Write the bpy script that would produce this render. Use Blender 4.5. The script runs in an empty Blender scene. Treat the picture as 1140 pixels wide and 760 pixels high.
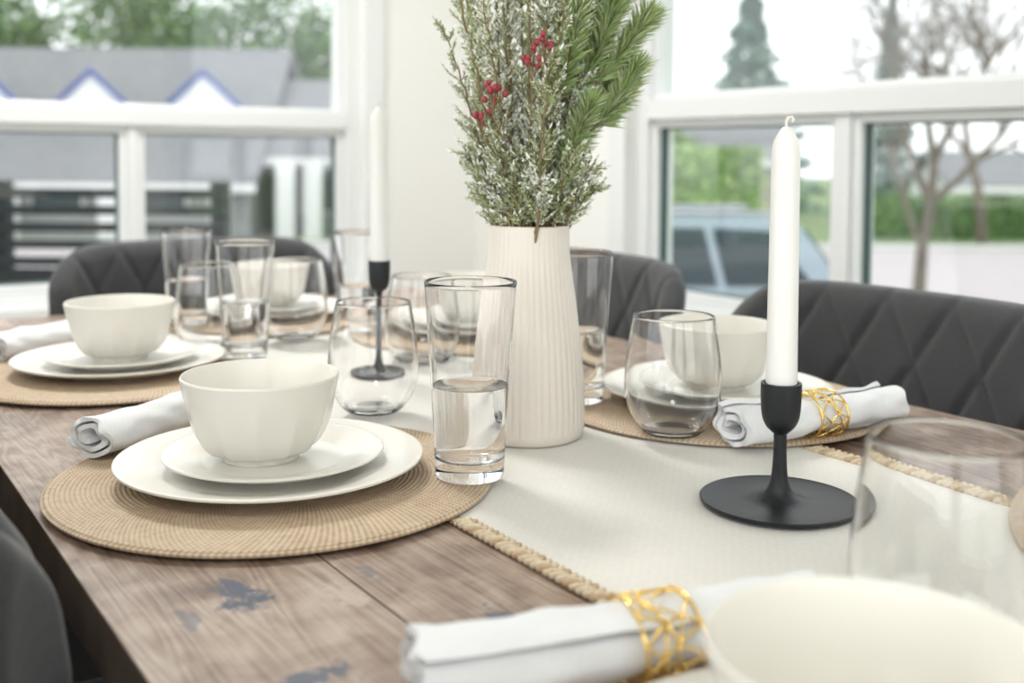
import bpy, bmesh, math, random
from mathutils import Vector, Matrix, noise
random.seed(11)
TAU=math.tau
PI=math.pi
sc=bpy.context.scene
sc.view_settings.view_transform='Standard'

# ------------------------------------------------------------ materials
def nmat(name):
    m=bpy.data.materials.new(name); m.use_nodes=True
    nt=m.node_tree; b=nt.nodes['Principled BSDF']
    return m,nt,b
def P(name,col,rough=.5,metal=0,spec=.5,coat=0,trans=0,ior=1.45,var=.06,vs=8,bump=None,sheen=0,sss=0,emit=0):
    m,nt,b=nmat(name); N=nt.nodes; L=nt.links
    b.inputs['Roughness'].default_value=rough
    b.inputs['Metallic'].default_value=metal
    b.inputs['Specular IOR Level'].default_value=spec
    b.inputs['Coat Weight'].default_value=coat
    b.inputs['Transmission Weight'].default_value=trans
    b.inputs['IOR'].default_value=ior
    b.inputs['Sheen Weight'].default_value=sheen
    if sss:
        b.inputs['Subsurface Weight'].default_value=sss
        b.inputs['Subsurface Radius'].default_value=(1,.8,.6)
        b.inputs['Subsurface Scale'].default_value=.004
    if emit:
        b.inputs['Emission Color'].default_value=(*col,1); b.inputs['Emission Strength'].default_value=emit
    tc=N.new('ShaderNodeTexCoord')
    if var>0:
        nz=N.new('ShaderNodeTexNoise'); nz.inputs['Scale'].default_value=vs; nz.inputs['Detail'].default_value=4
        L.new(tc.outputs['Object'],nz.inputs['Vector'])
        mx=N.new('ShaderNodeMix'); mx.data_type='RGBA'
        mx.inputs[6].default_value=(*[c*(1-var) for c in col],1)
        mx.inputs[7].default_value=(*[min(1,c*(1+var)) for c in col],1)
        L.new(nz.outputs['Fac'],mx.inputs[0]); L.new(mx.outputs[2],b.inputs['Base Color'])
    else: b.inputs['Base Color'].default_value=(*col,1)
    if bump:
        s,st,di=bump
        n2=N.new('ShaderNodeTexNoise'); n2.inputs['Scale'].default_value=s; n2.inputs['Detail'].default_value=3
        L.new(tc.outputs['Object'],n2.inputs['Vector'])
        bp=N.new('ShaderNodeBump'); bp.inputs['Strength'].default_value=st; bp.inputs['Distance'].default_value=di
        L.new(n2.outputs['Fac'],bp.inputs['Height']); L.new(bp.outputs['Normal'],b.inputs['Normal'])
    return m
class NB:
    def __init__(s,nt): s.nt=nt
    def math(s,op,a,b=None,c=None,clamp=False):
        n=s.nt.nodes.new('ShaderNodeMath'); n.operation=op; n.use_clamp=clamp
        for i,v in enumerate((a,b,c)):
            if v is None: continue
            if isinstance(v,(int,float)): n.inputs[i].default_value=v
            else: s.nt.links.new(v,n.inputs[i])
        return n.outputs[0]
    def mix(s,f,a,b):
        n=s.nt.nodes.new('ShaderNodeMix'); n.data_type='RGBA'
        for i,v in ((0,f),(6,a),(7,b)):
            if isinstance(v,tuple): n.inputs[i].default_value=(*v,1)
            elif isinstance(v,(int,float)): n.inputs[i].default_value=v
            else: s.nt.links.new(v,n.inputs[i])
        return n.outputs[2]
    def noise(s,vec,scale,detail=4,dist=0,rough=.5):
        n=s.nt.nodes.new('ShaderNodeTexNoise'); n.inputs['Scale'].default_value=scale
        n.inputs['Detail'].default_value=detail; n.inputs['Distortion'].default_value=dist; n.inputs['Roughness'].default_value=rough
        s.nt.links.new(vec,n.inputs['Vector']); return n.outputs['Fac']
    def comb(s,x,y,z):
        n=s.nt.nodes.new('ShaderNodeCombineXYZ')
        for i,v in enumerate((x,y,z)):
            if isinstance(v,(int,float)): n.inputs[i].default_value=v
            else: s.nt.links.new(v,n.inputs[i])
        return n.outputs[0]
    def ramp(s,f,stops):
        n=s.nt.nodes.new('ShaderNodeValToRGB'); e=n.color_ramp.elements
        while len(e)<len(stops): e.new(.5)
        for el,(p,c) in zip(e,stops): el.position=p; el.color=(*c,1)
        s.nt.links.new(f,n.inputs[0]); return n.outputs['Color']
    def bump(s,h,st,di,b):
        n=s.nt.nodes.new('ShaderNodeBump'); n.inputs['Strength'].default_value=st; n.inputs['Distance'].default_value=di
        s.nt.links.new(h,n.inputs['Height']); s.nt.links.new(n.outputs[0],b.inputs['Normal'])
def objxyz(nt):
    tc=nt.nodes.new('ShaderNodeTexCoord'); sp=nt.nodes.new('ShaderNodeSeparateXYZ')
    nt.links.new(tc.outputs['Object'],sp.inputs[0]); return tc.outputs['Object'],sp.outputs
# table wood -------------------------------------------------
def wood_table():
    m,nt,b=nmat('rustic_wood'); n=NB(nt); vec,(x,y,z)=objxyz(nt)
    pid=n.math('FLOOR',n.math('DIVIDE',n.math('SUBTRACT',x,.158),.1553))
    wn=nt.nodes.new('ShaderNodeTexWhiteNoise'); wn.noise_dimensions='1D'; nt.links.new(pid,wn.inputs['W'])
    rnd=wn.outputs['Value']
    off=n.math('MULTIPLY',rnd,37.0)
    v1=n.comb(n.math('MULTIPLY',x,8.0),n.math('ADD',n.math('MULTIPLY',y,.9),off),off)
    broad=n.noise(v1,1.6,3,.5)
    rings=n.math('FRACT',n.math('MULTIPLY',broad,24.0))
    rings=n.math('ABSOLUTE',n.math('SUBTRACT',rings,.5))
    v2=n.comb(n.math('MULTIPLY',x,420.0),n.math('ADD',n.math('MULTIPLY',y,9.0),off),0.0)
    fine=n.noise(v2,1.0,5,.15,.65)
    blot=n.noise(vec,6.0,5,.3)
    blot2=n.noise(vec,24.0,6,.4,.6)
    t=n.math('ADD',n.math('MULTIPLY',rings,.38),n.math('MULTIPLY',fine,.66))
    t=n.math('ADD',t,n.math('MULTIPLY',n.math('SUBTRACT',blot,.5),.85))
    t=n.math('ADD',t,n.math('MULTIPLY',n.math('SUBTRACT',blot2,.5),.8))
    t=n.math('ADD',t,n.math('MULTIPLY',n.math('SUBTRACT',rnd,.5),.14))
    col=n.ramp(t,[(.05,(.085,.052,.038)),(.25,(.19,.125,.092)),(.42,(.31,.222,.170)),(.72,(.49,.40,.335))])
    vo=nt.nodes.new('ShaderNodeTexVoronoi'); vo.inputs['Scale'].default_value=1.0
    nt.links.new(n.comb(n.math('MULTIPLY',x,7.0),n.math('MULTIPLY',y,4.2),0.0),vo.inputs['Vector'])
    kn=n.math('SUBTRACT',1.0,n.math('MULTIPLY',n.math('ADD',vo.outputs['Distance'],n.math('MULTIPLY',fine,.05)),11.0),None,True)
    col=n.mix(n.math('MULTIPLY',kn,.75),col,(.07,.038,.025))
    # dark seams between planks
    sm=n.math('FRACT',n.math('DIVIDE',n.math('SUBTRACT',x,.158),.1553))
    sm=n.math('ABSOLUTE',n.math('SUBTRACT',sm,.5))
    col=n.mix(n.math('MULTIPLY',n.math('GREATER_THAN',sm,.4945),.7),col,(.05,.03,.022))
    dn=n.noise(vec,60.0,7,.2,.72)
    for (px,py,sx,sy,c,a) in ((.241,.672,.013,.030,(.055,.07,.115),1),(.369,.548,.013,.018,(.075,.085,.125),.95),(.237,.545,.020,.014,(.06,.075,.12),.95),
                          (.30,.635,.010,.02,(.55,.47,.40),.6),(.44,.30,.02,.012,(.08,.09,.14),.8),(.21,.80,.01,.02,(.52,.44,.38),.5),(.60,-.02,.02,.03,(.08,.09,.14),.8),
                          (.95,.45,.015,.025,(.08,.09,.14),.8),(.19,1.2,.012,.02,(.45,.37,.32),.5),(.20,.66,.007,.02,(.09,.10,.14),.6),(.34,.50,.007,.010,(.09,.10,.14),.6),(.33,.66,.006,.012,(.09,.10,.14),.6)):
        dx=n.math('DIVIDE',n.math('SUBTRACT',x,px),sx); dy=n.math('DIVIDE',n.math('SUBTRACT',y,py),sy)
        r=n.math('SQRT',n.math('ADD',n.math('MULTIPLY',dx,dx),n.math('MULTIPLY',dy,dy)))
        r=n.math('ADD',r,n.math('MULTIPLY',n.math('SUBTRACT',dn,.5),5.5))
        msk=n.math('MULTIPLY',n.math('SUBTRACT',1.1,r),2.0,None,True)
        col=n.mix(n.math('MULTIPLY',msk,a),col,c)
    nt.links.new(col,b.inputs['Base Color'])
    rr=n.math('ADD',.30,n.math('MULTIPLY',blot,.22)); nt.links.new(rr,b.inputs['Roughness'])
    n.bump(n.math('ADD',fine,n.math('MULTIPLY',blot2,.8)),.4,.0014,b)
    return m
def straw():
    m,nt,b=nmat('woven_straw'); n=NB(nt); vec,(x,y,z)=objxyz(nt)
    r=n.math('SQRT',n.math('ADD',n.math('MULTIPLY',x,x),n.math('MULTIPLY',y,y)))
    ang=n.math('ARCTAN2',y,x)
    ring=n.math('FLOOR',n.math('MULTIPLY',r,250.0))
    strand=n.math('SINE',n.math('ADD',n.math('MULTIPLY',ang,220.0),n.math('MULTIPLY',ring,1.7)))
    nz=n.noise(vec,160.0,3); n3=n.noise(vec,12.0,3)
    t=n.math('ADD',n.math('MULTIPLY',n.math('ADD',n.math('MULTIPLY',strand,.5),.5),.35),n.math('MULTIPLY',nz,.5))
    t=n.math('ADD',t,n.math('MULTIPLY',n3,.25))
    edge=n.math('ABSOLUTE',n.math('SUBTRACT',n.math('FRACT',n.math('MULTIPLY',r,250.0)),.5))
    t=n.math('SUBTRACT',t,n.math('MULTIPLY',n.math('GREATER_THAN',edge,.38),.22))
    col=n.ramp(t,[(.1,(.27,.18,.11)),(.45,(.52,.39,.27)),(.85,(.71,.58,.43))])
    nt.links.new(col,b.inputs['Base Color']); b.inputs['Roughness'].default_value=.6
    n.bump(t,.5,.001,b); return m
def weave(name,col,freq=900.,rough=.9,st=.3,var=.08,sheen=.2,dist=.0005):
    m,nt,b=nmat(name); n=NB(nt); vec,(x,y,z)=objxyz(nt)
    w=n.math('MULTIPLY',n.math('SINE',n.math('MULTIPLY',n.math('ADD',x,z),freq)),n.math('SINE',n.math('MULTIPLY',n.math('ADD',y,n.math('MULTIPLY',z,.6)),freq)))
    nz=n.noise(vec,freq*.35,3); n2=n.noise(vec,9.,4)
    t=n.math('ADD',n.math('MULTIPLY',w,.08),n.math('ADD',n.math('MULTIPLY',nz,.6),n.math('MULTIPLY',n2,.4)))
    c=n.ramp(t,[(.15,tuple(v*(1-var*2) for v in col)),(.9,tuple(min(1,v*(1+var)) for v in col))])
    nt.links.new(c,b.inputs['Base Color']); b.inputs['Roughness'].default_value=rough; b.inputs['Sheen Weight'].default_value=sheen
    b.inputs['Specular IOR Level'].default_value=.25
    n.bump(t,st,dist,b); return m
def pane_mat():
    m=bpy.data.materials.new('window_glass'); m.use_nodes=True; nt=m.node_tree; nt.nodes.clear()
    o=nt.nodes.new('ShaderNodeOutputMaterial'); mx=nt.nodes.new('ShaderNodeMixShader'); t=nt.nodes.new('ShaderNodeBsdfTransparent'); g=nt.nodes.new('ShaderNodeBsdfGlossy')
    t.inputs[0].default_value=(.97,.985,.98,1); g.inputs['Roughness'].default_value=.0; mx.inputs[0].default_value=.06
    nt.links.new(t.outputs[0],mx.inputs[1]); nt.links.new(g.outputs[0],mx.inputs[2]); nt.links.new(mx.outputs[0],o.inputs[0]); return m
def glass_mat(name,col=(1,1,1),ior=1.45):
    m,nt,b=nmat(name); b.inputs['Base Color'].default_value=(*col,1); b.inputs['Transmission Weight'].default_value=1; b.inputs['Roughness'].default_value=0; b.inputs['IOR'].default_value=ior; return m

MW=wood_table(); MSTRAW=straw()
MCER=P('cream_ceramic',(.82,.795,.735),.26,coat=.2,var=.015)
MVASE=P('matte_ivory_ceramic',(.80,.74,.67),.45,var=.03)
MGLASS=glass_mat('clear_glass',(1,1,1),1.45); MWATER=glass_mat('water',(1,1,1),1.33)
MBLK=P('black_iron',(.022,.024,.028),.42,metal=.3,var=.1,bump=(300,.1,.0003))
MWAX=P('white_wax',(.88,.87,.85),.35,sss=.2,var=.01)
MWICK=P('cotton_wick',(.8,.78,.72),.9)
MRUN=weave('cream_linen',(.78,.755,.71),700.,.9,.35,.05)
MJUTE=P('jute_strand',(.50,.37,.235),.85,var=.35,vs=260,bump=(700,.8,.001)); MJUTE2=P('pale_jute_strand',(.66,.55,.40),.85,var=.3,vs=260,bump=(700,.8,.001))
MNAP=weave('napkin_linen',(.80,.81,.83),1200.,.9,.3,.04)
MGOLD=P('gold_metal',(.95,.66,.20),.22,metal=1,var=.03)
MFAB=weave('charcoal_fabric',(.070,.071,.076),1500.,.9,.5,.3,.25,.0008)
MLEG=P('black_metal_leg',(.02,.02,.02),.4,metal=.5)
MWALL=P('wall_paint',(.84,.835,.81),.7,var=.01,bump=(220,.06,.0005))
MCEIL=P('ceiling_paint',(.86,.86,.85),.8,var=.01)
MTRIM=P('white_vinyl',(.77,.78,.78),.35,var=.01)
MGASK=P('dark_gasket',(.05,.09,.09),.5)
MPANE=pane_mat()
def floor_mat():
    m,nt,b=nmat('floor_planks'); n=NB(nt); vec,(x,y,z)=objxyz(nt)
    pid=n.math('FLOOR',n.math('DIVIDE',x,.18)); v=n.comb(n.math('MULTIPLY',x,30.),n.math('ADD',n.math('MULTIPLY',y,2.),n.math('MULTIPLY',pid,3.7)),0.)
    f=n.noise(v,1.,4,.5); c=n.ramp(f,[(.2,(.23,.17,.12)),(.8,(.42,.33,.25))])
    e=n.math('LESS_THAN',n.math('FRACT',n.math('DIVIDE',x,.18)),.02); c=n.mix(e,c,(.08,.06,.04))
    nt.links.new(c,b.inputs['Base Color']); b.inputs['Roughness'].default_value=.4; return m
MFLOOR=floor_mat()

# ------------------------------------------------------------ mesh builder
def cat(pts,n=6):
    out=[]
    P_=[pts[0]]+list(pts)+[pts[-1]]
    for i in range(1,len(P_)-2):
        a,b,c,d=[Vector(p) for p in P_[i-1:i+3]]
        for k in range(n):
            t=k/n
            out.append(.5*((2*b)+(c-a)*t+(2*a-5*b+4*c-d)*t*t+(3*b-a-3*c+d)*t**3))
    out.append(Vector(pts[-1])); return out
class M:
    def __init__(s): s.v=[]; s.f=[]; s.m=[]
    def add(s,vs,fs,m=0):
        o=len(s.v); s.v.extend(tuple(p) for p in vs)
        for f in fs: s.f.append(tuple(i+o for i in f)); s.m.append(m)
    def box(s,x0,x1,y0,y1,z0,z1,m=0):
        vs=[(x,y,z) for x in (x0,x1) for y in (y0,y1) for z in (z0,z1)]
        s.add(vs,[(0,1,3,2),(4,6,7,5),(0,4,5,1),(2,3,7,6),(0,2,6,4),(1,5,7,3)],m)
    def lathe(s,prof,segs=64,c=(0,0,0),m=0,rf=None):
        vs=[];rings=[]
        for (r,z) in prof:
            if r<1e-6: rings.append([len(vs)]); vs.append((c[0],c[1],c[2]+z))
            else:
                rg=[]
                for k in range(segs):
                    a=TAU*k/segs; rr=rf(a,r,z) if rf else r
                    rg.append(len(vs)); vs.append((c[0]+rr*math.cos(a),c[1]+rr*math.sin(a),c[2]+z))
                rings.append(rg)
        fs=[]
        for A,B in zip(rings[:-1],rings[1:]):
            if len(A)==1 and len(B)==1: continue
            for k in range(segs):
                k2=(k+1)%segs
                if len(A)==1: fs.append((A[0],B[k2],B[k]))
                elif len(B)==1: fs.append((A[k],A[k2],B[0]))
                else: fs.append((A[k],A[k2],B[k2],B[k]))
        s.add(vs,fs,m)
    def tube(s,pts,r,n=6,m=0,closed=False,caps=True):
        pts=[Vector(p) for p in pts]; N=len(pts)
        rs=r if isinstance(r,(list,tuple)) else [r]*N
        vs=[];fs=[]; nrm=None
        for i,p in enumerate(pts):
            if closed: t=(pts[(i+1)%N]-pts[i-1])
            else: t=pts[min(i+1,N-1)]-pts[max(i-1,0)]
            if t.length<1e-9: t=Vector((0,0,1))
            t.normalize()
            if nrm is None:
                nrm=t.orthogonal().normalized()
            else:
                nrm=(nrm-t*nrm.dot(t))
                nrm=nrm.normalized() if nrm.length>1e-6 else t.orthogonal().normalized()
            b=t.cross(nrm)
            for k in range(n):
                a=TAU*k/n; vs.append(p+(nrm*math.cos(a)+b*math.sin(a))*rs[i])
        for i in range(N if closed else N-1):
            j=(i+1)%N
            for k in range(n):
                k2=(k+1)%n; fs.append((i*n+k,i*n+k2,j*n+k2,j*n+k))
        if caps and not closed:
            fs.append(tuple(range(n))[::-1]); fs.append(tuple((N-1)*n+k for k in range(n)))
        s.add(vs,fs,m)
    def ball(s,c,r,m=0,n=8,sx=1,sy=1,sz=1):
        prof=[(r*math.sin(PI*i/n)*1.0,-r*math.cos(PI*i/n)*sz) for i in range(n+1)]
        prof[0]=(0,prof[0][1]); prof[-1]=(0,prof[-1][1])
        s.lathe(prof,n+2,c,m)
    def mesh(s,name,mats,smooth=True,ang=35,fix=True):
        me=bpy.data.meshes.new(name); me.from_pydata(s.v,[],s.f)
        for mt in mats: me.materials.append(mt)
        me.polygons.foreach_set('material_index',s.m)
        if fix:
            bm=bmesh.new(); bm.from_mesh(me); bmesh.ops.recalc_face_normals(bm,faces=bm.faces); bm.to_mesh(me); bm.free()
        if smooth:
            me.polygons.foreach_set('use_smooth',[True]*len(me.polygons))
            if ang: me.set_sharp_from_angle(angle=math.radians(ang))
        me.update(); return me
def put(name,me,loc=(0,0,0),rz=0,parent=None,bev=0,scale=None):
    o=bpy.data.objects.new(name,me); sc.collection.objects.link(o)
    o.location=loc; o.rotation_euler=(0,0,rz)
    if scale: o.scale=scale
    if parent: o.parent=parent
    if bev:
        b=o.modifiers.new('bevel','BEVEL'); b.width=bev; b.segments=2; b.limit_method='ANGLE'
    return o
def empty(name,loc=(0,0,0),rz=0):
    e=bpy.data.objects.new(name,None); sc.collection.objects.link(e); e.location=loc; e.rotation_euler=(0,0,rz); e.empty_display_size=.1; return e

# ------------------------------------------------------------ room shell
H=2.6; WX0,WX1,WY0,WY1=-2.7,2.0,-3.0,3.19; TH=.16
def ub(b,ax,u0,u1,t0,t1,z0,z1,m=0):
    if ax=='N': b.box(u0,u1,t0,t1,z0,z1,m)
    else: b.box(t0,t1,u0,u1,z0,z1,m)
def wall(name,ax,u0,u1,t0,t1,hole):
    b=M(); h0,h1,z0,z1=hole
    ub(b,ax,u0,h0,t0,t1,0,H); ub(b,ax,h1,u1,t0,t1,0,H); ub(b,ax,h0,h1,t0,t1,0,z0); ub(b,ax,h0,h1,t0,t1,z1,H)
    put(name,b.mesh(name,[MWALL],False))
def window(name,ax,h,tin,sgn,mull,trz=(1.10,1.18)):
    h0,h1,z0,z1=h; root=empty(name)
    def T(a,b_): return (min(tin+sgn*a,tin+sgn*b_),max(tin+sgn*a,tin+sgn*b_))
    b=M()
    F=.045; t=T(.03,.13)
    ub(b,ax,h0,h0+F,*t,z0,z1); ub(b,ax,h1-F,h1,*t,z0,z1); ub(b,ax,h0+F,h1-F,*t,z0,z0+F); ub(b,ax,h0+F,h1-F,*t,z1-F,z1)
    ub(b,ax,h0+F,h1-F,*T(.02,.125),trz[0]+.022,trz[1]-.004)
    for (a,c) in mull: ub(b,ax,a+.018,c-.018,*T(.035,.125),z0+F,trz[0]+.022)
    edges=[h0+F]+[v for mm in mull for v in (mm[0]+.018,mm[1]-.018)]+[h1-F]
    panes=M(); gask=M()
    for i in range(0,len(edges),2):
        a,c=edges[i],edges[i+1]; q0,q1=z0+F,trz[0]+.022; S=.022; ts=T(.045,.10)
        ub(b,ax,a,a+S,*ts,q0,q1); ub(b,ax,c-S,c,*ts,q0,q1); ub(b,ax,a+S,c-S,*ts,q0,q0+S); ub(b,ax,a+S,c-S,*ts,q1-S,q1)
        g=.004; tg=T(.062,.088); a1,c1,r0,r1=a+S,c-S,q0+S,q1-S
        ub(gask,ax,a1,a1+g,*tg,r0,r1); ub(gask,ax,c1-g,c1,*tg,r0,r1); ub(gask,ax,a1+g,c1-g,*tg,r0,r0+g); ub(gask,ax,a1+g,c1-g,*tg,r1-g,r1)
        ub(panes,ax,a1+g,c1-g,*T(.070,.074),r0+g,r1-g)
    a,c,q0,q1=h0+F,h1-F,trz[1]-.004,z1-F; S=.014; ts=T(.05,.11)
    ub(b,ax,a,a+S,*ts,q0,q1); ub(b,ax,c-S,c,*ts,q0,q1); ub(b,ax,a+S,c-S,*ts,q0,q0+S); ub(b,ax,a+S,c-S,*ts,q1-S,q1)
    ub(panes,ax,a+S,c-S,*T(.076,.080),q0+S,q1-S)
    put('frame',b.mesh('frame',[MTRIM],False),parent=root,bev=.003)
    put('gasket',gask.mesh('gasket',[MGASK],False),parent=root)
    put('panes',panes.mesh('panes',[MPANE],False),parent=root)
    cs=M(); C=.075; tc=T(-.018,0)
    ub(cs,ax,h0-C,h0,*tc,z0-C,z1+C); ub(cs,ax,h1,h1+C,*tc,z0-C,z1+C); ub(cs,ax,h0,h1,*tc,z1,z1+C); ub(cs,ax,h0,h1,*tc,z0-C,z0)
    ub(cs,ax,h0-.1,h1+.1,*T(-.05,.03),z0-.02,z0+.012)
    put('casing',cs.mesh('casing',[MTRIM],False),parent=root,bev=.003)
hN=(-.55,1.56,.60,2.32); hE=(-.30,2.37,.60,2.32); hW=(-2.4,2.6,.3,2.35); hS=(-2.2,1.5,.1,2.35)
wall('wall_north','N',WX0-TH,WX1+TH,WY1,WY1+TH,hN)
wall('wall_east','E',WY0,WY1,WX1,WX1+TH,hE)
wall('wall_west','E',WY0,WY1,WX0-TH,WX0,hW)
wall('wall_south','N',WX0-TH,WX1+TH,WY0-TH,WY0,hS)
window('window_1','N',hN,WY1,1,[(.11,.175),(.81,.875)],(1.095,1.172))
window('window_2','E',hE,WX1,1,[(.70,.775),(1.61,1.685)],(1.118,1.203))
window('added_window_west','E',hW,WX0,-1,[(-.75,-.68),(.9,.97)])  # unseen west window, added to let more sky light in
window('added_window_south','N',hS,WY0,-1,[(-1.0,-.93),(.3,.37)])  # unseen window behind the camera, added for its daylight
b=M(); b.box(WX0-TH,WX1+TH,WY0-TH,WY1+TH,-.1,0); put('floor',b.mesh('floor',[MFLOOR],False))
b=M(); b.box(WX0-TH,WX1+TH,WY0-TH,WY1+TH,H,H+.1); put('ceiling',b.mesh('ceiling',[MCEIL],False))
for nm,bx in (('baseboard_north',(WX0,WX1,WY1-.015,WY1)),('baseboard_east',(WX1-.015,WX1,WY0,WY1-.015)),('baseboard_west',(WX0,WX0+.015,WY0,WY1-.015)),('baseboard_south',(WX0+.015,WX1-.015,WY0,WY0+.015))):
    b=M(); b.box(*bx,0,.11); put(nm,b.mesh(nm,[MTRIM],False),bev=.003)

# ------------------------------------------------------------ dining table
TZ=.75; TX0,TX1,TY0,TY1=.158,1.09,-.15,2.02
root=empty('dining_table')
b=M(); w=(TX1-TX0)/6
for i in range(6): b.box(TX0+i*w+.0004,TX0+(i+1)*w-.0004,TY0,TY1,TZ-.042,TZ)
put('planks',b.mesh('planks',[MW],False),parent=root,bev=.0014)
b=M()
b.box(TX0+.06,TX1-.06,TY0+.06,TY0+.09,TZ-.13,TZ-.042); b.box(TX0+.06,TX1-.06,TY1-.09,TY1-.06,TZ-.13,TZ-.042)
b.box(TX0+.06,TX0+.09,TY0+.09,TY1-.09,TZ-.13,TZ-.042); b.box(TX1-.09,TX1-.06,TY0+.09,TY1-.09,TZ-.13,TZ-.042)
for x in (TX0+.05,TX1-.13):
    for y in (TY0+.05,TY1-.13): b.box(x,x+.08,y,y+.08,0,TZ-.042)
put('base',b.mesh('base',[MW],False),parent=root,bev=.004)

# ------------------------------------------------------------ runner
MATS=((.352,.890),(.889,.892),(.355,.264),(.356,1.434),(.89,1.45),(.69,1.765),(.89,.30))
RX0,RX1,RY0,RY1=.438,.828,-.14,1.98
root=empty('table_runner')
b=M(); nx,ny=40,200; vs=[];fs=[]
for j in range(ny+1):
    for i in range(nx+1):
        x=RX0+(RX1-RX0)*i/nx; y=RY0+(RY1-RY0)*j/ny
        z=.0020+.0011*noise.noise(Vector((x*9,y*5,0)))+.0008*noise.noise(Vector((x*30,y*14,4)))
        vs.append((x,y,TZ+z))
for j in range(ny):
    for i in range(nx):
        a=j*(nx+1)+i; fs.append((a,a+1,a+nx+2,a+nx+1))
b.add(vs,fs); put('cloth',b.mesh('cloth',[MRUN],True,0),parent=root)
for nm,ex in (('rope_trim',RX0-.005),('rope_trim',RX1+.005)):
    # flat braid: four strands woven over/under each other
    b=M(); per=.030; ns=4
    for k in range(ns):
        ph=TAU*k/ns; pts=[]; rr=[]
        n=int((RY1-RY0)/per*12)
        for i in range(n+1):
            y=RY0+(RY1-RY0)*i/n; t=TAU*(y-RY0)/per+ph
            dm=min(math.hypot(ex-mx,y-my) for mx,my in MATS)
            q=.38+.62*max(0,min(1,(dm-.192)/.012)); A=.0060; r=.0026*q
            pts.append((ex+A*math.sin(t),y,TZ+.0002+r+.0014*q*(1+math.sin(2*t+.4)))); rr.append(r)
        b.tube(pts,rr,7,1 if k==1 else 0)
    put(nm,b.mesh(nm,[MJUTE2,MJUTE],True,0),parent=root)

# ------------------------------------------------------------ tableware meshes
prof=[(0,.004)]; R=.19; nr=int(R*250)
for i in range(nr):
    r0=i/250
    prof+= [(r0+.0004,.0035),(r0+.0012,.0043),(r0+.0028,.0043),(r0+.0036,.0035)]
prof+=[(R+.0005,.002),(R,.0),(0,0)]
b=M(); b.lathe([(max(r,0) if r>1e-5 else 0,z) for r,z in prof],120); me_mat=b.mesh('placemat',[MSTRAW],True,60)
def cat2(p,n=5):
    q=cat([(a,b_,0) for a,b_ in p],n); q=[(max(0,v[0]),v[1]) for v in q]; q[0]=(p[0][0],p[0][1]); q[-1]=(p[-1][0],p[-1][1]); return q
def plate_mesh(R,name,h):
    p=cat2([(0,.0035),(R*.5,.0035),(R*.56,.0),(R*.60,.0),(R*.66,.004),(R*.85,h*.55),(R*.985,h*.9),(R,h),(R*.985,h+.0012),(R*.83,h*.6+.004),(R*.68,.0085),(R*.60,.0072),(R*.3,.007),(0,.007)],4)
    b=M(); b.lathe(p,120); return b.mesh(name,[MCER],True,0)
me_din=plate_mesh(.132,'dinner_plate',.017); me_sal=plate_mesh(.095,'salad_plate',.014)
NF=12
def bowlr(a,r,z):
    k=0
    if z<.05: k=max(0,min(1,(.052-z)/.022))
    if z<.003: k=0
    s=TAU/NF; d=((a%s)-s/2)
    f=math.cos(s/2)/math.cos(d)
    return r*(1+k*(f*1.012-1)*1.5)
po=cat2([(0,.003),(.027,.003),(.029,0),(.033,0),(.035,.004),(.046,.009),(.0545,.019),(.0605,.034),(.0645,.049),(.0675,.063),(.0682,.0665)],5)
pi=cat2([(.0682,.0665),(.0675,.0678),(.0663,.0665),(.0625,.050),(.057,.033),(.048,.018),(.036,.0095),(.02,.0075),(0,.007)],5)
b=M()
b.lathe(po,NF*14,rf=bowlr); b.lathe(pi,NF*14)
b.v=[(x,y,z*1.09) for x,y,z in b.v]
me_bowl=b.mesh('bowl',[MCER],True,0,False)
bm=bmesh.new(); bm.from_mesh(me_bowl); bmesh.ops.remove_doubles(bm,verts=bm.verts,dist=1e-6); bmesh.ops.recalc_face_normals(bm,faces=bm.faces); bm.to_mesh(me_bowl); bm.free()
def glass_prof(outer,base_in,wall,zfloor):
    n=len(outer); inner=[]
    for i,(r,z) in enumerate(outer):
        a=outer[max(0,i-1)]; c=outer[min(n-1,i+1)]; tr,tz=c[0]-a[0],c[1]-a[1]; L=math.hypot(tr,tz); nr_,nz_=tz/L,-tr/L
        f=i/(n-1); w_=wall[0]+(wall[1]-wall[0])*f
        inner.append((r-nr_*w_,z-nz_*w_))
    top=outer[-1]; it=inner[-1]; mid=((top[0]+it[0])/2,top[1]+(top[0]-it[0])*.45)
    inn=[q for q in inner if q[1]>zfloor+.003]
    return base_in+outer+[mid]+inn[::-1],inn
outer=[]
for i in range(41):
    f=i/40; z=.004+.167*f; outer.append((.0303+.0101*f**1.15,z))
base=[(0,.0015),(.020,.0013),(.0262,.0002),(.0285,.0),(.0298,.0012)]
tprof,tin=glass_prof(outer,base,(.0017,.0010),.0155)
tprof+= [(tin[0][0]-.0012,.0168),(tin[0][0]-.004,.0158),(.014,.0153),(0,.0152)]
b=M(); b.lathe(tprof,72); me_tall=b.mesh('water_glass',[MGLASS],True,60)
wp=[(0,.01505),(.014,.01515),(tin[0][0]-.0038,.01565),(tin[0][0]-.0010,.0167)]+[(q[0]+.00012,q[1]) for q in tin if q[1]<.079]
wp+=[(wp[-1][0]+.0001,.0808),(wp[-1][0]-.0009,.0802),(0,.0800)]
b=M(); b.lathe(wp,72); me_water=b.mesh('water',[MWATER],True,40)
ow=[(.029,.0012),(.036,.008),(.0425,.0185),(.0472,.031),(.0491,.045),(.0490,.060),(.0478,.075),(.0458,.090),(.0434,.105),(.0408,.120)]
outer=cat2(ow,5)
base=[(0,.002),(.016,.0016),(.022,.0004),(.0255,.0)]
wprof,win=glass_prof(outer,base,(.0026,.0010),.0045)
wprof+=[(win[0][0]-.006,win[0][1]-.0022),(.016,.0052),(0,.0050)]
b=M(); b.lathe(wprof,72); me_wine=b.mesh('stemless_wine_glass',[MGLASS],True,60)

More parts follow.
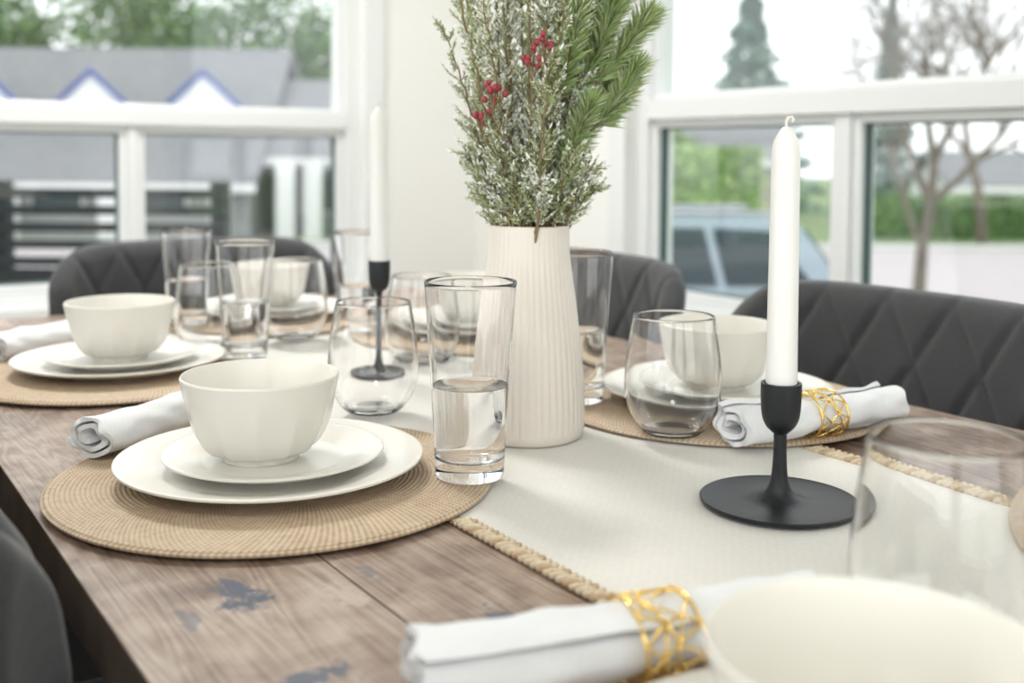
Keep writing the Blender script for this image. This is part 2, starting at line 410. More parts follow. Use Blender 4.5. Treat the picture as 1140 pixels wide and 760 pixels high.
PM=TZ+.0046; PMT=PM+.0043
for i,(x,y) in enumerate(MATS):
    rz=i*.7
    dd=((-.003,.002),(-.001,.001),(-.011,.008)) if i==0 else ((0,0),(.001,0),(0,.001))
    put('placemat',me_mat,(x,y,PM),rz)
    put('dinner_plate',me_din,(x+dd[0][0],y+dd[0][1],PMT),rz)
    put('salad_plate',me_sal,(x+dd[1][0],y+dd[1][1],PMT+.0073),rz)
    put('ceramic_bowl',me_bowl,(x+dd[2][0],y+dd[2][1],PMT+.0073+.0072),rz+.1)
def tall(x,y,z=PMT,water=True,s=1):
    e=empty('water_glass',(x,y,z),0); e.scale=(1,1,s); put('glass',me_tall,parent=e)
    if water: put('water',me_water,parent=e)
tall(.492,.793); tall(.749,.975); tall(.524,1.437,s=.93); tall(.537,1.74,s=.91); tall(.742,1.53,s=.93)
for x,y in ((.742,.806),(.528,1.052),(.512,.341),(.504,1.531),(.637,1.532),(.722,1.292)):
    put('stemless_wine_glass',me_wine,(x,y,PMT if (x,y)!=(.722,1.292) else TZ+.003),0,scale=(1,1,1.10) if y<.5 else None)

# ------------------------------------------------------------ vase
p=cat2([(0,.003),(.045,.002),(.052,0),(.0565,.004),(.0583,.016),(.0578,.045),(.0545,.085),(.0495,.125),(.0445,.160),(.0415,.183),(.0410,.205),(.0405,.2085),(.0385,.2090),(.0375,.206),(.0375,.185),(.042,.15),(.05,.08),(.052,.02),(.04,.008),(0,.008)],6)
NR=46
def vr(a,r,z):
    if r<.0376 or z<.008: return r
    k=min(1,(z-.008)/.01)
    if z>.172: k*=max(.35,1-(z-.172)/.006)
    if z>.203: k=0
    return r*(1-k*.030*(1-abs(math.sin(a*NR/2))**.6))
b=M(); no=[i for i,q in enumerate(p) if q[1]>.2089][0]
b.lathe(p[:no+1],NR*8,rf=vr); b.lathe(p[no:],NR*8)
b.v=[(x,y,z*1.033) for x,y,z in b.v]
me=b.mesh('vase',[MVASE],True,0,False)
bm=bmesh.new(); bm.from_mesh(me); bmesh.ops.remove_doubles(bm,verts=bm.verts,dist=1e-6); bmesh.ops.recalc_face_normals(bm,faces=bm.faces); bm.to_mesh(me); bm.free()
VX,VY=.627,.898
put('ribbed_vase',me,(VX,VY,TZ+.003))

# ------------------------------------------------------------ greenery arrangement
MG1=P('cedar_green',(.34,.39,.20),.6,var=.35,vs=40); MG2=P('sage_green',(.58,.62,.43),.65,var=.25,vs=40)
MG3=P('frosted_tips',(.86,.88,.82),.7,var=.10,vs=40); MG4=P('pine_green',(.37,.50,.20),.5,var=.35,vs=50)
MSTEM=P('twig_bark',(.24,.18,.09),.8,var=.3,vs=60); MBER=P('red_berries',(.34,.05,.065),.4,var=.4,vs=80)
g=M()
def rv(): 
    while True:
        v=Vector((random.uniform(-1,1),random.uniform(-1,1),random.uniform(-1,1)))
        if .05<v.length<1: return v.normalized()
def leaf(p,d,L,w,m):
    s=d.cross(rv()); 
    if s.length<1e-4: return
    s.normalize(); a=p+d*L*.45
    g.add([p,a+s*w,p+d*L,a-s*w],[(0,1,2,3)],m)
def bez(a,c,b_,t): return a*(1-t)**2+c*2*t*(1-t)+b_*t*t
def twig(p,d,L,mset,sp=.0026,ll=.0065,w=.0010):
    n=max(3,int(L/sp)); q=p.copy(); dd=d.copy(); side=dd.cross(rv()).normalized(); pts=[q.copy()]
    for i in range(n):
        dd=(dd+rv()*.08+Vector((0,0,.03))).normalized(); q=q+dd*sp; pts.append(q.copy())
        k=1-.5*i/n
        for sgn in (-1,1):
            m=random.choice(mset)
            if i>n*.75 and random.random()<.4: m=2
            leaf(q,(dd*.8+side*sgn*.75+rv()*.35).normalized(),ll*k*random.uniform(.7,1.3),w,m)
        if i%2==0: leaf(q,(dd+rv()*.8).normalized(),ll*k,w,random.choice(mset))
    g.tube(pts[::2] if len(pts)>4 else pts,.0005,3,4,caps=False)
    leaf(q,dd,ll,w,2)
def branch(phi,R,Hh,kind,off=Vector((0,0,0))):
    c=Vector((math.cos(phi),math.sin(phi),0))
    a=c*.018+Vector((0,0,-.12)); e=c*R+Vector((0,0,Hh))+off; m_=c*(R*.28+.014)+Vector((0,0,Hh*.42))
    n=28; pts=[bez(a,m_,e,i/n)+rv()*.0012 for i in range(n+1)]
    g.tube(pts,[.0020*(1-.7*i/n) for i in range(n+1)],5,4)
    for i in range(n):
        p=pts[i]
        if p.z<.002: continue
        t=(pts[i+1]-pts[i]).normalized(); f=i/n
        if kind=='cedar':
            for k in range(2):
                side=t.cross(rv()).normalized()
                twig(p,(t*.75+side*.75).normalized(),random.uniform(.018,.038)*(1.15-.6*f),(0,1,1,0,1,2),w=.0012)
        elif kind=='juniper':
            for k in range(2):
                side=t.cross(rv()).normalized()
                twig(p,(t*.9+side*.55).normalized(),random.uniform(.02,.04)*(1.1-.5*f),(0,0,1,1,3),.003,.008,.0010)
        elif kind=='frost':
            for k in range(2):
                side=t.cross(rv()).normalized()
                twig(p,(t*.8+side*.7).normalized(),random.uniform(.014,.032),(1,2,2),.0024,.0055,.0015)
def pine(a,c,e,NL=.025,dens=27):
    n=30; pts=[bez(a,c,e,i/n) for i in range(n+1)]
    g.tube(pts,.0016,5,4)
    for i in range(n):
        if i/n<.12: continue
        t=(pts[i+1]-pts[i]).normalized()
        for k in range(dens):
            side=t.cross(rv()).normalized(); p=pts[i].lerp(pts[i+1],random.random())
            d=(t*random.uniform(.55,1.0)+side*random.uniform(.6,.95)).normalized()
            leaf(p,d,NL*random.uniform(.7,1.15),.0010,random.choice((3,3,3,1,0)))
    for k in range(30): leaf(pts[-1],(t+rv()*.6).normalized(),NL*.8,.0010,3)
kinds=['cedar','frost','juniper','cedar','frost','juniper']
NBR=42
for i in range(NBR):
    phi=i*2.399+random.uniform(-.2,.2); q=(i+.5)/NBR
    R=.012+.098*math.sqrt(q)*random.uniform(.7,1.10); Hh=.37-.21*q*random.uniform(.2,1.25)
    branch(phi,R,Hh,kinds[i%6])
for i in range(34):
    phi=i*2.399+.5; branch(phi,random.uniform(.03,.078),random.uniform(.04,.15),kinds[(i+1)%6])
RT=Vector((.829,-.559,0)); FW=Vector((.559,.829,0)); UP=Vector((0,0,1))
def L3(l,f,z): return RT*l+FW*f+UP*z
for a,c,e in ((L3(.01,-.01,.0),L3(.03,-.03,.06),L3(.058,-.045,.125)),(L3(.02,0,.1),L3(.06,-.02,.15),L3(.076,-.035,.21)),(L3(.06,-.02,.10),L3(.085,-.02,.12),L3(.105,-.02,.165)),(L3(.06,-.02,.14),L3(.085,-.02,.17),L3(.116,-.02,.215)),
              (L3(.03,0,.15),L3(.07,0,.21),L3(.116,-.01,.27)),(L3(.02,.0,.18),L3(.05,0,.25),L3(.06,-.01,.33)),
              (L3(.03,.03,.06),L3(.07,.05,.11),L3(.085,.05,.16)),(L3(.05,-.01,.16),L3(.08,-.03,.20),L3(.088,-.04,.25)),
              (L3(.02,-.02,.12),L3(.04,-.05,.16),L3(.045,-.055,.23))):
    pine(a,c,e)
for bc,n in ((L3(-.036,-.080,.132),13),(L3(-.046,-.068,.112),8),(L3(.0,-.080,.165),10),(L3(.012,-.070,.182),8)):
    for k in range(n):
        c=bc+rv()*random.uniform(.004,.013); g.ball(c,random.uniform(.0022,.0034),5,7,sz=1.15)
        g.tube([bc-UP*.02,c],.0005,3,4,caps=False)
    g.tube([L3(0,0,.0),bc*.6,bc-UP*.02],.0009,4,4)
me=g.mesh('greenery',[MG1,MG2,MG3,MG4,MSTEM,MBER],True,0,False)
put('evergreen_and_berry_arrangement',me,(VX,VY,TZ+.003+.211))

# ------------------------------------------------------------ candles
def candle(x,y,z,h,r0,r1):
    b=M(); b.lathe([(0,0),(r0*.8,0),(r0*.85,.02),(r0,.0205)]+[(r0+(r1-r0)*t,.0205+(h-.045)*t) for t in (.25,.5,.75,1)]+cat2([(r1,h-.0245),(r1*.93,h-.014),(r1*.6,h-.005),(r1*.25,h),(0,h)],4)[1:],48)
    b.tube([(0,0,h-.002),(-.0005,0,h+.004),(.001,-.0006,h+.008),(.0040,-.002,h+.0085),(.0052,-.003,h+.0058),(.0035,-.002,h+.0045)],.0014,6,1)
    put('taper_candle',b.mesh('taper_candle',[MWAX,MWICK],True,50),(x,y,z))
def holder(x,y,z,h,rd,rc,rs,name='candle_holder'):
    b=M()
    p=[(0,.0),(rd*.93,0),(rd*.985,.001),(rd,.004),(rd*.985,.0046),(rd*.93,.0035),(rd*.45,.0035)]+cat2([(rd*.30,.0045),(rs*2.0,.010),(rs*1.25,.022),(rs,.04),(rs*.95,h*.58),(rs*1.05,h-.042),(rc*.72,h-.036),(rc*.93,h-.027),(rc,h-.012),(rc,h)],5)+[(rc*.86,h),(rc*.84,h-.022),(0,h-.022)]
    b.lathe(p,72); put(name,b.mesh(name,[MBLK],True,40),(x,y,z))
CZ=TZ+.0032
holder(.676,.604,CZ,.101,.0650,.0165,.0056); candle(.676,.604,CZ+.101-.0205,.2300,.0128,.0115)
holder(.629,1.236,CZ,.150,.041,.0140,.0038); candle(.629,1.236,CZ+.150-.0205,.2160,.0116,.0112)

# ------------------------------------------------------------ napkins with gold rings
def napkin(x,y,rz,L=.225,ring=0.0,seed=0,sc_=1.0):
    e=empty('rolled_napkin_with_gold_ring',(x,y,PMT+.0005),rz)
    b=M(); nL=80
    turns=2.25; n=110
    def rad(t): return .0055+.0175*(t**.9)
    outp=[];inp=[]
    for i in range(n+1):
        t=i/n; a=TAU*turns*t+seed*1.3+PI; r=rad(t)+.0022; outp.append((r*math.cos(a),r*math.sin(a)))
        r=rad(t)-.0026; inp.append((r*math.cos(a),r*math.sin(a)))
    loop=outp+inp[::-1]; K=len(loop); vs=[];fs=[]
    for j in range(nL+1):
        u=-L/2+L*j/nL
        pin=1-.13*math.exp(-((u-ring)/.022)**2)
        en=max(0,(abs(u)-L*.36)/(L*.14)); flare=1+.05*en
        for k,(cy,cz) in enumerate(loop):
            d=noise.noise(Vector((u*14+seed*5,cy*30,cz*30)))*.0050+noise.noise(Vector((u*45+seed,cy*75,cz*75)))*.0026
            rr=math.hypot(cy,cz); s=(pin*flare)*(1+d/max(rr,.006)*(rr/.024))
            yy=cy*s*1.18*sc_; zz=cz*s*.84*sc_
            vs.append((u+noise.noise(Vector((cy*70,cz*70,seed)))*.009*en,yy,zz))
    for j in range(nL):
        for k in range(K):
            k2=(k+1)%K; fs.append((j*K+k,j*K+k2,(j+1)*K+k2,(j+1)*K+k))
    for j in (0,nL):
        for k in range(n):
            a0,a1,b0,b1=k,k+1,K-1-k,K-2-k; fs.append(tuple(j*K+q for q in (a0,a1,b1,b0)))
    b.add(vs,fs); mz=min(v[2] for v in vs)
    put('napkin',b.mesh('napkin',[MNAP],True,60),(0,0,-mz),0,e)
    b=M(); R=.0262*sc_; W=.034; Nn=9; random.seed(seed*7+3)
    lv=[]
    for q,(xx,jit) in enumerate(((-W/2,0),(-W/6,.005),(W/6,.005),(W/2,0))):
        lv.append([(xx+random.uniform(-jit,jit),TAU*(k+.5*(q%2)+random.uniform(-.25,.25)*(jit>0))/Nn) for k in range(Nn)])
    def pt(q): return Vector((q[0],R*1.07*math.cos(q[1]),R*.87*math.sin(q[1])))
    def wire(p,q,r=.00085):
        da=q[1]-p[1]
        while da>PI: da-=TAU
        while da<-PI: da+=TAU
        b.tube([pt((p[0]+(q[0]-p[0])*t/4,p[1]+da*t/4)) for t in range(5)],r,6)
    for q in (0,3): b.tube([pt((lv[q][0][0],TAU*k/48)) for k in range(48)],.0011,6,closed=True)
    for q in range(3):
        for k in range(Nn):
            a=lv[q][k]; wire(a,lv[q+1][k if q%2==0 else (k+1)%Nn]); wire(a,lv[q+1][(k-1)%Nn if q%2==0 else k])
            if q>0 and random.random()<.55: wire(a,lv[q][(k+1)%Nn])
    put('gold_ring',b.mesh('gold_ring',[MGOLD],True,0),(ring,0,-mz+.0003),0,e)
napkin(.322,1.080,math.radians(30),ring=.082,seed=1,sc_=.95)
napkin(.860,.722,math.radians(-7),seed=2,L=.212)
napkin(.366,.431,math.radians(-15),ring=.016,seed=3,L=.23)
napkin(.33,1.63,math.radians(25),ring=.07,seed=4)

# ------------------------------------------------------------ chairs
def chair_mesh():
    parts={}
    b=M(); NU,NV=150,64; HW=.275; TH_=.052
    def plan(s):
        x=-.245+.095*abs(s)**2.6; y=HW*math.sin(s*1.25)/math.sin(1.25); return x,y
    def pos(s,v,side):
        x,y=plan(s); x2,y2=plan(min(1.02,s+.01)); x1,y1=plan(max(-1.02,s-.01))
        t=Vector((x2-x1,y2-y1,0)).normalized(); nrm=Vector((t.y,-t.x,0))
        if nrm.x<0: nrm=-nrm
        ztop=.865-.075*abs(s)**6; zbot=.43
        z=zbot+(ztop-zbot)*v
        ed=max(0,1-((1-v)/.075))**2 if v>.925 else 0
        ed2=max(0,(abs(s)-.93)/.07)**2
        k=math.sqrt(max(0,1-min(1,ed)))*math.sqrt(max(0.0,1-min(1,ed2)))
        u=y
        a_=u/.10+(z-.43)/.17; b_=u/.10-(z-.43)/.17
        fa=abs(a_-round(a_)); fb=abs(b_-round(b_)); q=min(fa,fb)
        puff=.0075*min(1,(q/.13))**.5
        lean=-.05*v
        off=(TH_/2-.011+puff)*k if side>0 else -(TH_/2-.011+puff*(.6))*k
        p=Vector((x+lean,y,z))+nrm*off; return p
    vs=[];fs=[]
    for side in (1,-1):
        for j in range(NV+1):
            for i in range(NU+1): vs.append(pos(-1+2*i/NU,j/NV,side))
    W=NU+1; O=W*(NV+1)
    for j in range(NV):
        for i in range(NU):
            a=j*W+i; fs.append((a,a+1,a+W+1,a+W)); fs.append((O+a,O+a+W,O+a+W+1,O+a+1))
    for i in range(NU): fs.append((i,O+i,O+i+1,i+1)); a=NV*W+i; fs.append((a,a+1,O+a+1,O+a))
    for j in range(NV): a=j*W; fs.append((a,a+W,O+a+W,O+a)); a=j*W+NU; fs.append((a,O+a,O+a+W,a+W))
    b.add(vs,fs); parts['back']=b.mesh('back',[MFAB],True,70)
    bm=bmesh.new(); bm.from_mesh(parts['back']); bmesh.ops.remove_doubles(bm,verts=bm.verts,dist=1e-5); bm.to_mesh(parts['back']); bm.free()
    b=M()
    def sr(a,r,z):
        c,s=abs(math.cos(a)),abs(math.sin(a)); return r*(c**5+s**5)**(-1/5)*1.0
    b.lathe([(0,.385),(.215,.385),(.235,.395),(.243,.42),(.243,.45),(.232,.472),(.20,.482),(.1,.487),(0,.488)],96,(0.0,0,0),0,sr)
    parts['seat']=b.mesh('seat',[MFAB],True,50)
    b=M()
    for sx in (1,-1):
        for sy in (1,-1): b.tube([(sx*.17,sy*.17,.40),(sx*.225,sy*.215,0)],[.016,.010],12)
    b.box(-.19,.19,-.19,.19,.365,.39)
    parts['legs']=b.mesh('legs',[MLEG],True,40)
    return parts
CH=chair_mesh()
def chair(x,y,rz):
    e=empty('dining_chair',(x,y,0),rz)
    for k,m in CH.items(): put(k,m,parent=e)
for y in (.860,1.53,.25): chair(.945,y,PI)
for y in (.385,.96,1.54): chair(.320,y,0)
chair(.68,1.89,-PI/2)

# ------------------------------------------------------------ exterior (street-aligned frame)
A34=-math.radians(34)
GZ=-1.1
MGRASS=P('lawn_grass',(.26,.33,.17),.9,var=.35,vs=1.5,bump=(30,.5,.05))
MROAD=P('asphalt',(.56,.50,.50),.85,var=.08,vs=2)
MCONC=P('sidewalk_concrete',(.62,.60,.57),.85,var=.1,vs=3)
b=M(); b.box(-90,90,-60,110,GZ-.3,GZ); put('ground',b.mesh('ground',[MGRASS],False),rz=A34)
b=M(); b.box(-90,90,15.2,24.4,GZ,GZ+.02); put('road',b.mesh('road',[MROAD],False),rz=A34)
b=M(); b.box(-90,90,24.5,25.5,GZ,GZ+.08); b.box(-90,90,14.0,15.1,GZ,GZ+.08); put('sidewalk',b.mesh('sidewalk',[MCONC],False),rz=A34)
b=M(); b.box(-3.4,5.2,7.6,11.8,GZ,GZ+.02); put('driveway',b.mesh('driveway',[MCONC],False),rz=A34)
b=M(); b.box(WX0-TH,WX1+TH,WY0-TH,WY1+TH,GZ,-.1); put('house_foundation',b.mesh('house_foundation',[MCONC],False))
MROOF=P('grey_shingles',(.27,.27,.28),.9,var=.25,vs=5,bump=(20,.5,.03)); MSIDE=P('house_siding',(.44,.45,.46),.8,var=.05)
MWHT=P('white_trim_paint',(.9,.9,.9),.6,var=.02); MBLUE=P('blue_fascia',(.07,.12,.38),.5); MWIN=P('dark_window',(.08,.11,.13),.15); MBEIGE=P('beige_siding',(.58,.54,.47),.8)
def prism(b,x0,x1,ys,zs,m):
    n=len(ys); vs=[(x0,y,z) for y,z in zip(ys,zs)]+[(x1,y,z) for y,z in zip(ys,zs)]
    b.add(vs,[tuple(range(n))[::-1],tuple(range(n,2*n))]+[(i,(i+1)%n,n+(i+1)%n,n+i) for i in range(n)],m)
def house(name,x0,x1,y0,y1,ze,zr,dormers=(),side=None,cols=()):
    b=M(); ym=(y0+y1)/2
    b.box(x0,x1,y0,y1,GZ,ze,1)
    prism(b,x0-.3,x1+.3,[y0-.5,ym,y1+.5,y1+.5,ym,y0-.5],[ze-.1,zr,ze-.1,ze+.08,zr+.2,ze+.08],0)
    prism(b,x0,x1,[y0,ym,y1],[ze-.02,zr-.1,ze-.02],1)
    for xc in dormers:
        w=1.0; zf=1.80; yd=y0+(ym-y0)*.25
        b.box(xc-w*.85,xc+w*.85,yd,ym,zf-.3,zf+.45,2)
        n=[(xc-w,zf+.40),(xc,zf+1.25),(xc+w,zf+.40)]
        vs=[(x,yd-.02,z) for x,z in n]+[(x,ym,z) for x,z in n]; b.add(vs,[(0,1,2),(3,5,4),(0,3,4,1),(1,4,5,2)],0)
        b.add([(x,yd-.03,z) for x,z in n],[(0,1,2)],2)
        for s in (-1,1):
            p0=Vector((xc+s*(w+.15),yd-.12,zf+.32)); p1=Vector((xc,yd-.12,zf+1.40))
            d=Vector((0,.12,0)); u=Vector((0,0,.16)); b.add([p0,p1,p1-u,p0-u,p0+d,p1+d,p1-u+d,p0-u+d],[(0,1,2,3),(4,7,6,5),(0,4,5,1),(2,6,7,3),(0,3,7,4)],3)
    x=x0+.8
    while x<x1-1.6:
        b.box(x-.08,x+1.28,y0-.05,y0,GZ+.55,min(ze-.15,GZ+2.15),2); b.box(x,x+1.2,y0-.07,y0-.05,GZ+.65,min(ze-.25,GZ+2.05),4); x+=2.6
    for c in cols: b.box(c-.22,c+.22,y0-1.0,y0-.6,GZ,ze,2)
    b.box(x0-.3,x1+.3,y0-.55,y0-.48,ze-.18,ze+.02,2)
    put(name,b.mesh(name,[MROOF,side or MSIDE,MWHT,MBLUE,MWIN],False),rz=A34)
house('neighbour_house',-18,-6.6,27,35,.25,3.8,(-16.4,-13.7,-10.9,-8.0),cols=(-7.1,-9.8,-12.3))
house('neighbour_house',-6.2,-1.5,28,33,.9,2.9,(),MSIDE,cols=(-5.7,-5.0))
house('neighbour_house',2.5,8.2,33,38,.9,2.4,(),MBEIGE)
house('neighbour_house',15.5,21,38,42,.0,1.1,(),MWHT)
MFEN=P('black_fence_paint',(.022,.025,.03),.5)
b=M()
for x in [-7.2+i*1.35 for i in range(5)]: b.box(x-.05,x+.05,6.6,6.7,GZ,.86)
for k in range(5): b.box(-7.2,-1.75,6.56,6.60,.34+k*.105,.395+k*.105)
for k in range(10): b.box(-7.2,-1.75,6.56,6.60,GZ+.05+k*.138,GZ+.05+k*.138+.134)
put('slat_fence',b.mesh('slat_fence',[MFEN],False),rz=A34)
ML1=P('leaves_green',(.18,.31,.09),.7,var=.4,vs=1.); ML2=P('leaves_light',(.40,.54,.20),.7,var=.3,vs=1.); ML3=P('conifer_needles',(.19,.28,.23),.8,var=.3,vs=1.)
ML4=P('leaves_deep',(.11,.21,.07),.7,var=.4,vs=1.)
MBARK=P('tree_bark',(.18,.145,.12),.9,var=.3,vs=4)
def quadleaf(b,p,s,m):
    d=rv(); t=d.orthogonal().normalized(); q=d.cross(t); b.add([p+t*s,p+q*s*.6,p-t*s,p-q*s*.6],[(0,1,2,3)],m)
def WL(x,y,z): return (math.cos(A34)*x-math.sin(A34)*y,math.sin(A34)*x+math.cos(A34)*y,z)
def leafy(name,x,y,z0,h,cr,n=4200,mats=(ML1,ML2)):
    b=M(); b.tube([(0,0,z0),(0,.1,z0+h*.4),(0,0,z0+h*.7)],[.22,.16,.06],8,2)
    cl=[(rv()*cr*.65*random.uniform(.3,1)+Vector((0,0,z0+h-cr*.9)),cr*random.uniform(.3,.5)) for _ in range(16)]
    for c,r in cl: b.tube([(0,0,z0+h*.35),c],[.07,.02],5,2,caps=False)
    for i in range(n):
        c,r=random.choice(cl); quadleaf(b,c+rv()*r*random.uniform(.6,1.05),random.uniform(.10,.22)*min(1,cr/3),0 if random.random()<.6 else 1)
    put(name,b.mesh(name,[*mats,MBARK],False,fix=False),WL(x,y,0),A34)
def conifer(name,x,y,z0,h,r,n=3800):
    b=M(); b.tube([(0,0,z0),(0,0,z0+h)],[.2,.02],8,1)
    for i in range(n):
        t=random.random()**1.3; a=random.random()*TAU; rr=r*(1-t)*random.uniform(.35,1)*(.8+.2*math.sin(t*60))
        p=Vector((math.cos(a)*rr,math.sin(a)*rr,z0+h*(.08+.92*t)-rr*.35)); quadleaf(b,p,random.uniform(.12,.24),0)
    put(name,b.mesh(name,[ML3,MBARK],False,fix=False),WL(x,y,0),A34)
def bare(name,x,y,z0,h,seed,r0=.11):
    random.seed(seed); b=M()
    def rec(p,d,L,r,lev):
        pts=[p];n=4;q=p.copy();dd=d.copy()
        for i in range(n): dd=(dd+rv()*.16+Vector((0,0,.05))).normalized(); q=q+dd*L/n; pts.append(q.copy())
        b.tube(pts,[r*(1-.45*i/n) for i in range(n+1)],5 if lev>1 else 7,0,caps=False)
        if lev<5:
            for k in range(3 if lev else 5):
                s=dd.cross(rv()).normalized(); rec(pts[random.choice((2,3,4))] if lev else pts[random.choice((2,3,4,4))],(dd*.8+s*random.uniform(.5,.9)).normalized(),L*random.uniform(.55,.8),r*.55,lev+1)
    rec(Vector((0,0,z0)),Vector((0,0,1)),h*.38,r0,0)
    put(name,b.mesh(name,[MBARK],True,0,fix=False),WL(x,y,0),A34)
def hedge(name,x0,x1,y0,y1,z1,n,mats):
    b=M(); b.box(x0+.1,x1-.1,y0+.1,y1-.1,GZ,z1-.1,0)
    for i in range(n):
        p=Vector((random.uniform(x0,x1),random.choice((y0,y0,y1))+random.uniform(-.08,.08),random.uniform(GZ,z1)))
        if random.random()<.35: p=Vector((random.uniform(x0,x1),random.uniform(y0,y1),z1+random.uniform(-.1,.12)))
        quadleaf(b,p,random.uniform(.06,.13),random.choice((0,1,1)))
    put(name,b.mesh(name,list(mats),False,fix=False),rz=A34)
for i,(x,y,h,cr) in enumerate(((-19,40,9.5,4.5),(-14.5,42,10.5,4.2),(-10.5,40,10,4.2),(-6.8,42,9.5,4.0),(-2.6,43,9.5,4.0))): leafy('leafy_tree',x,y,GZ,h,cr,3600,(ML1,ML4) if i%2 else (ML4,ML1))
conifer('conifer_tree',9.2,42,GZ,9.2,3.6); conifer('conifer_tree',16.0,46,GZ,9.0,1.9,2200)
bare('bare_tree',5.05,13.3,GZ,5.6,5,.095); bare('bare_tree',11.8,27,GZ,8.0,8,.14)
hedge('hedge',-4,6.1,26,27.2,1.15,4200,(ML1,ML2)); hedge('hedge',9.2,20,28,29,-.10,2600,(ML4,ML1))
leafy('leafy_tree',4.3,29.5,GZ,3.3,1.3,1200,(ML1,ML2))
MPAINT=P('car_paint',(.33,.40,.46),.25,metal=.3,coat=.6,var=.02); MTYRE=P('tyre_rubber',(.02,.02,.02),.8); MRIM=P('alloy_rim',(.5,.5,.52),.3,metal=.9); MLAMP=P('tail_lamp',(.45,.03,.02),.3); MCG=P('car_window',(.03,.05,.065),.15,spec=.3)
b=M()
prof=[(-2.3,.45),(-2.32,.75),(-2.2,.88),(-1.25,1.02),(2.25,1.02),(2.3,.8),(2.3,.42),(2.1,.3),(-2.1,.3)]
def ext(b,prof,w0,w1,m,zref=None):
    n=len(prof); vs=[]
    for s in (-1,1):
        for (x,z) in prof: vs.append((x,s*(w0 if z<1.1 else w1),z))
    b.add(vs,[tuple(range(n)),tuple(range(n,2*n))[::-1]]+[(i,n+i,n+(i+1)%n,(i+1)%n) for i in range(n)],m)
ext(b,prof,.92,.92,0)
cab=[(-1.3,1.0),(-.55,1.56),(-.2,1.62),(1.55,1.62),(1.85,1.56),(2.24,1.0)]
ext(b,cab,.88,.70,0)
def side_glass(pts):
    for s in (-1,1):
        vs=[]
        for (x,z) in pts:
            w=.88+( .70-.88)*(z-1.0)/.60+.012; vs.append((x,s*w,z))
        b.add(vs,[tuple(range(len(pts)))],1)
side_glass([(-1.12,1.05),(-.5,1.50),(.18,1.52),(.18,1.05)]); side_glass([(.26,1.05),(.26,1.52),(1.05,1.52),(1.15,1.05)]); side_glass([(1.22,1.05),(1.12,1.52),(1.6,1.5),(1.95,1.05)])
b.add([(2.23,-.78,1.06),(2.23,.78,1.06),(1.93,.66,1.50),(1.93,-.66,1.50)],[(0,1,2,3)],1)
b.add([(-1.26,-.8,1.06),(-1.26,.8,1.06),(-.63,.66,1.53),(-.63,-.66,1.53)],[(0,1,2,3)],1)
for s in (-1,1):
    b.box(2.24,2.33,s*.9-.1,s*.9+.02,.8,1.0,4)
    b.box(-.4,1.7,s*.6-.02,s*.6+.02,1.62,1.66,3)
    b.box(-1.05,-.85,s*.9,s*1.08,1.0,1.14,0) if s>0 else b.box(-1.05,-.85,-1.08,-.9,1.0,1.14,0)
for x in (-1.45,1.4):
    for s in (-1,1):
        for (r,w0,w1,mm) in ((.36,.70,.93,2),(.23,.92,.945,3)):
            vs=[(x+r*math.cos(TAU*k/28),s*w,.36+r*math.sin(TAU*k/28)) for w in (w0,w1) for k in range(28)]
            b.add(vs,[tuple(range(28)),tuple(range(28,56))]+[(k,(k+1)%28,28+(k+1)%28,28+k) for k in range(28)],mm)
put('parked_suv',b.mesh('parked_suv',[MPAINT,MCG,MTYRE,MRIM,MLAMP],False),WL(.55,9.7,GZ+.02),A34,bev=.03)

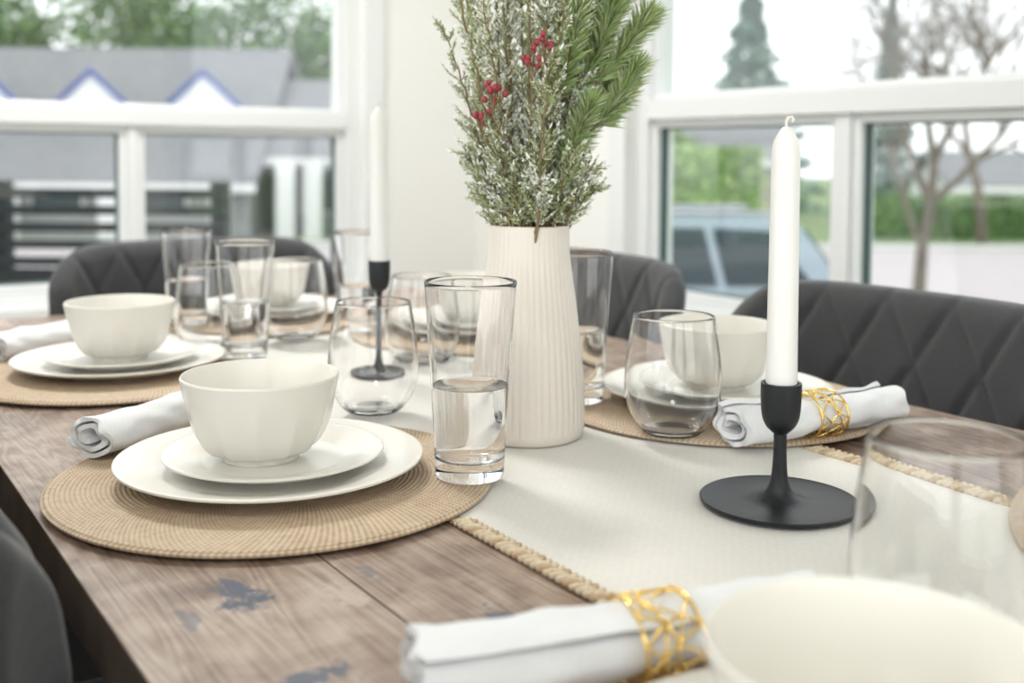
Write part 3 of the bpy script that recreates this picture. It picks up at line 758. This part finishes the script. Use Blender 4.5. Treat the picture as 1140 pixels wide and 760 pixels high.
# ------------------------------------------------------------ lighting
w=bpy.data.worlds.new('overcast_sky'); sc.world=w; w.use_nodes=True; nt=w.node_tree; bg=nt.nodes['Background']
tc=nt.nodes.new('ShaderNodeTexCoord'); sp=nt.nodes.new('ShaderNodeSeparateXYZ'); nt.links.new(tc.outputs['Generated'],sp.inputs[0])
cr=nt.nodes.new('ShaderNodeValToRGB'); cr.color_ramp.elements[0].position=.0; cr.color_ramp.elements[0].color=(.96,.98,1,1); cr.color_ramp.elements[1].position=.8; cr.color_ramp.elements[1].color=(.92,.96,1,1)
nt.links.new(sp.outputs['Z'],cr.inputs[0]); nt.links.new(cr.outputs[0],bg.inputs['Color']); bg.inputs['Strength'].default_value=1.9
def area(name,loc,rot,sx,sy,pw,col=(1,1,1)):
    l=bpy.data.lights.new(name,'AREA'); l.shape='RECTANGLE'; l.size=sx; l.size_y=sy; l.energy=pw; l.color=col
    o=bpy.data.objects.new(name,l); sc.collection.objects.link(o); o.location=loc; o.rotation_euler=rot
MEM=P('fill_glow',(1,.97,.93),.5,var=0,emit=3)  # glow of the added ceiling discs
for i,(x,y) in enumerate(((-.9,-.9),(.5,2.2))):
    e=empty('added_ceiling_fill',(x,y,H)); b=M(); b.lathe([(0,-.06),(.20,-.06),(.23,-.05),(.24,0),(0,0)],48); put('fill_disc',b.mesh('fill_disc',[MEM],True,40),parent=e)  # made-up glowing disc out of view, added to lift the interior
    area('ceiling_fill_area',(x,y,H-.07),(0,0,0),.5,.5,(20,32)[i],(1,.98,.95))  # added fill below each disc, brightens the room
area('west_fill_light',(WX0+.1,0,1.35),(0,-PI/2,0),2.0,4.6,40,(.985,.99,1))  # added fill inside the west opening, boosts the daylight
area('south_fill_light',(-.35,WY0+.1,1.3),(PI/2,0,0),3.5,2.1,27,(.985,.99,1))  # added fill from behind the camera, on top of the sky

# ------------------------------------------------------------ camera
cd=bpy.data.cameras.new('camera'); cam=bpy.data.objects.new('camera',cd); sc.collection.objects.link(cam)
cd.sensor_width=36; cd.lens=1200/1140*36; cd.clip_start=.02; cd.clip_end=300
pitch=3.0; f=1200
cd.shift_y=-((380-172)-f*math.tan(math.radians(pitch)))/1140
cam.matrix_world=Matrix.Translation((0,0,TZ+.29))@Matrix.Rotation(A34,4,'Z')@Matrix.Rotation(math.radians(90-pitch),4,'X')@Matrix.Rotation(math.radians(.4),4,'Z')
cd.dof.use_dof=True; cd.dof.focus_distance=.93; cd.dof.aperture_fstop=4.0
sc.camera=cam
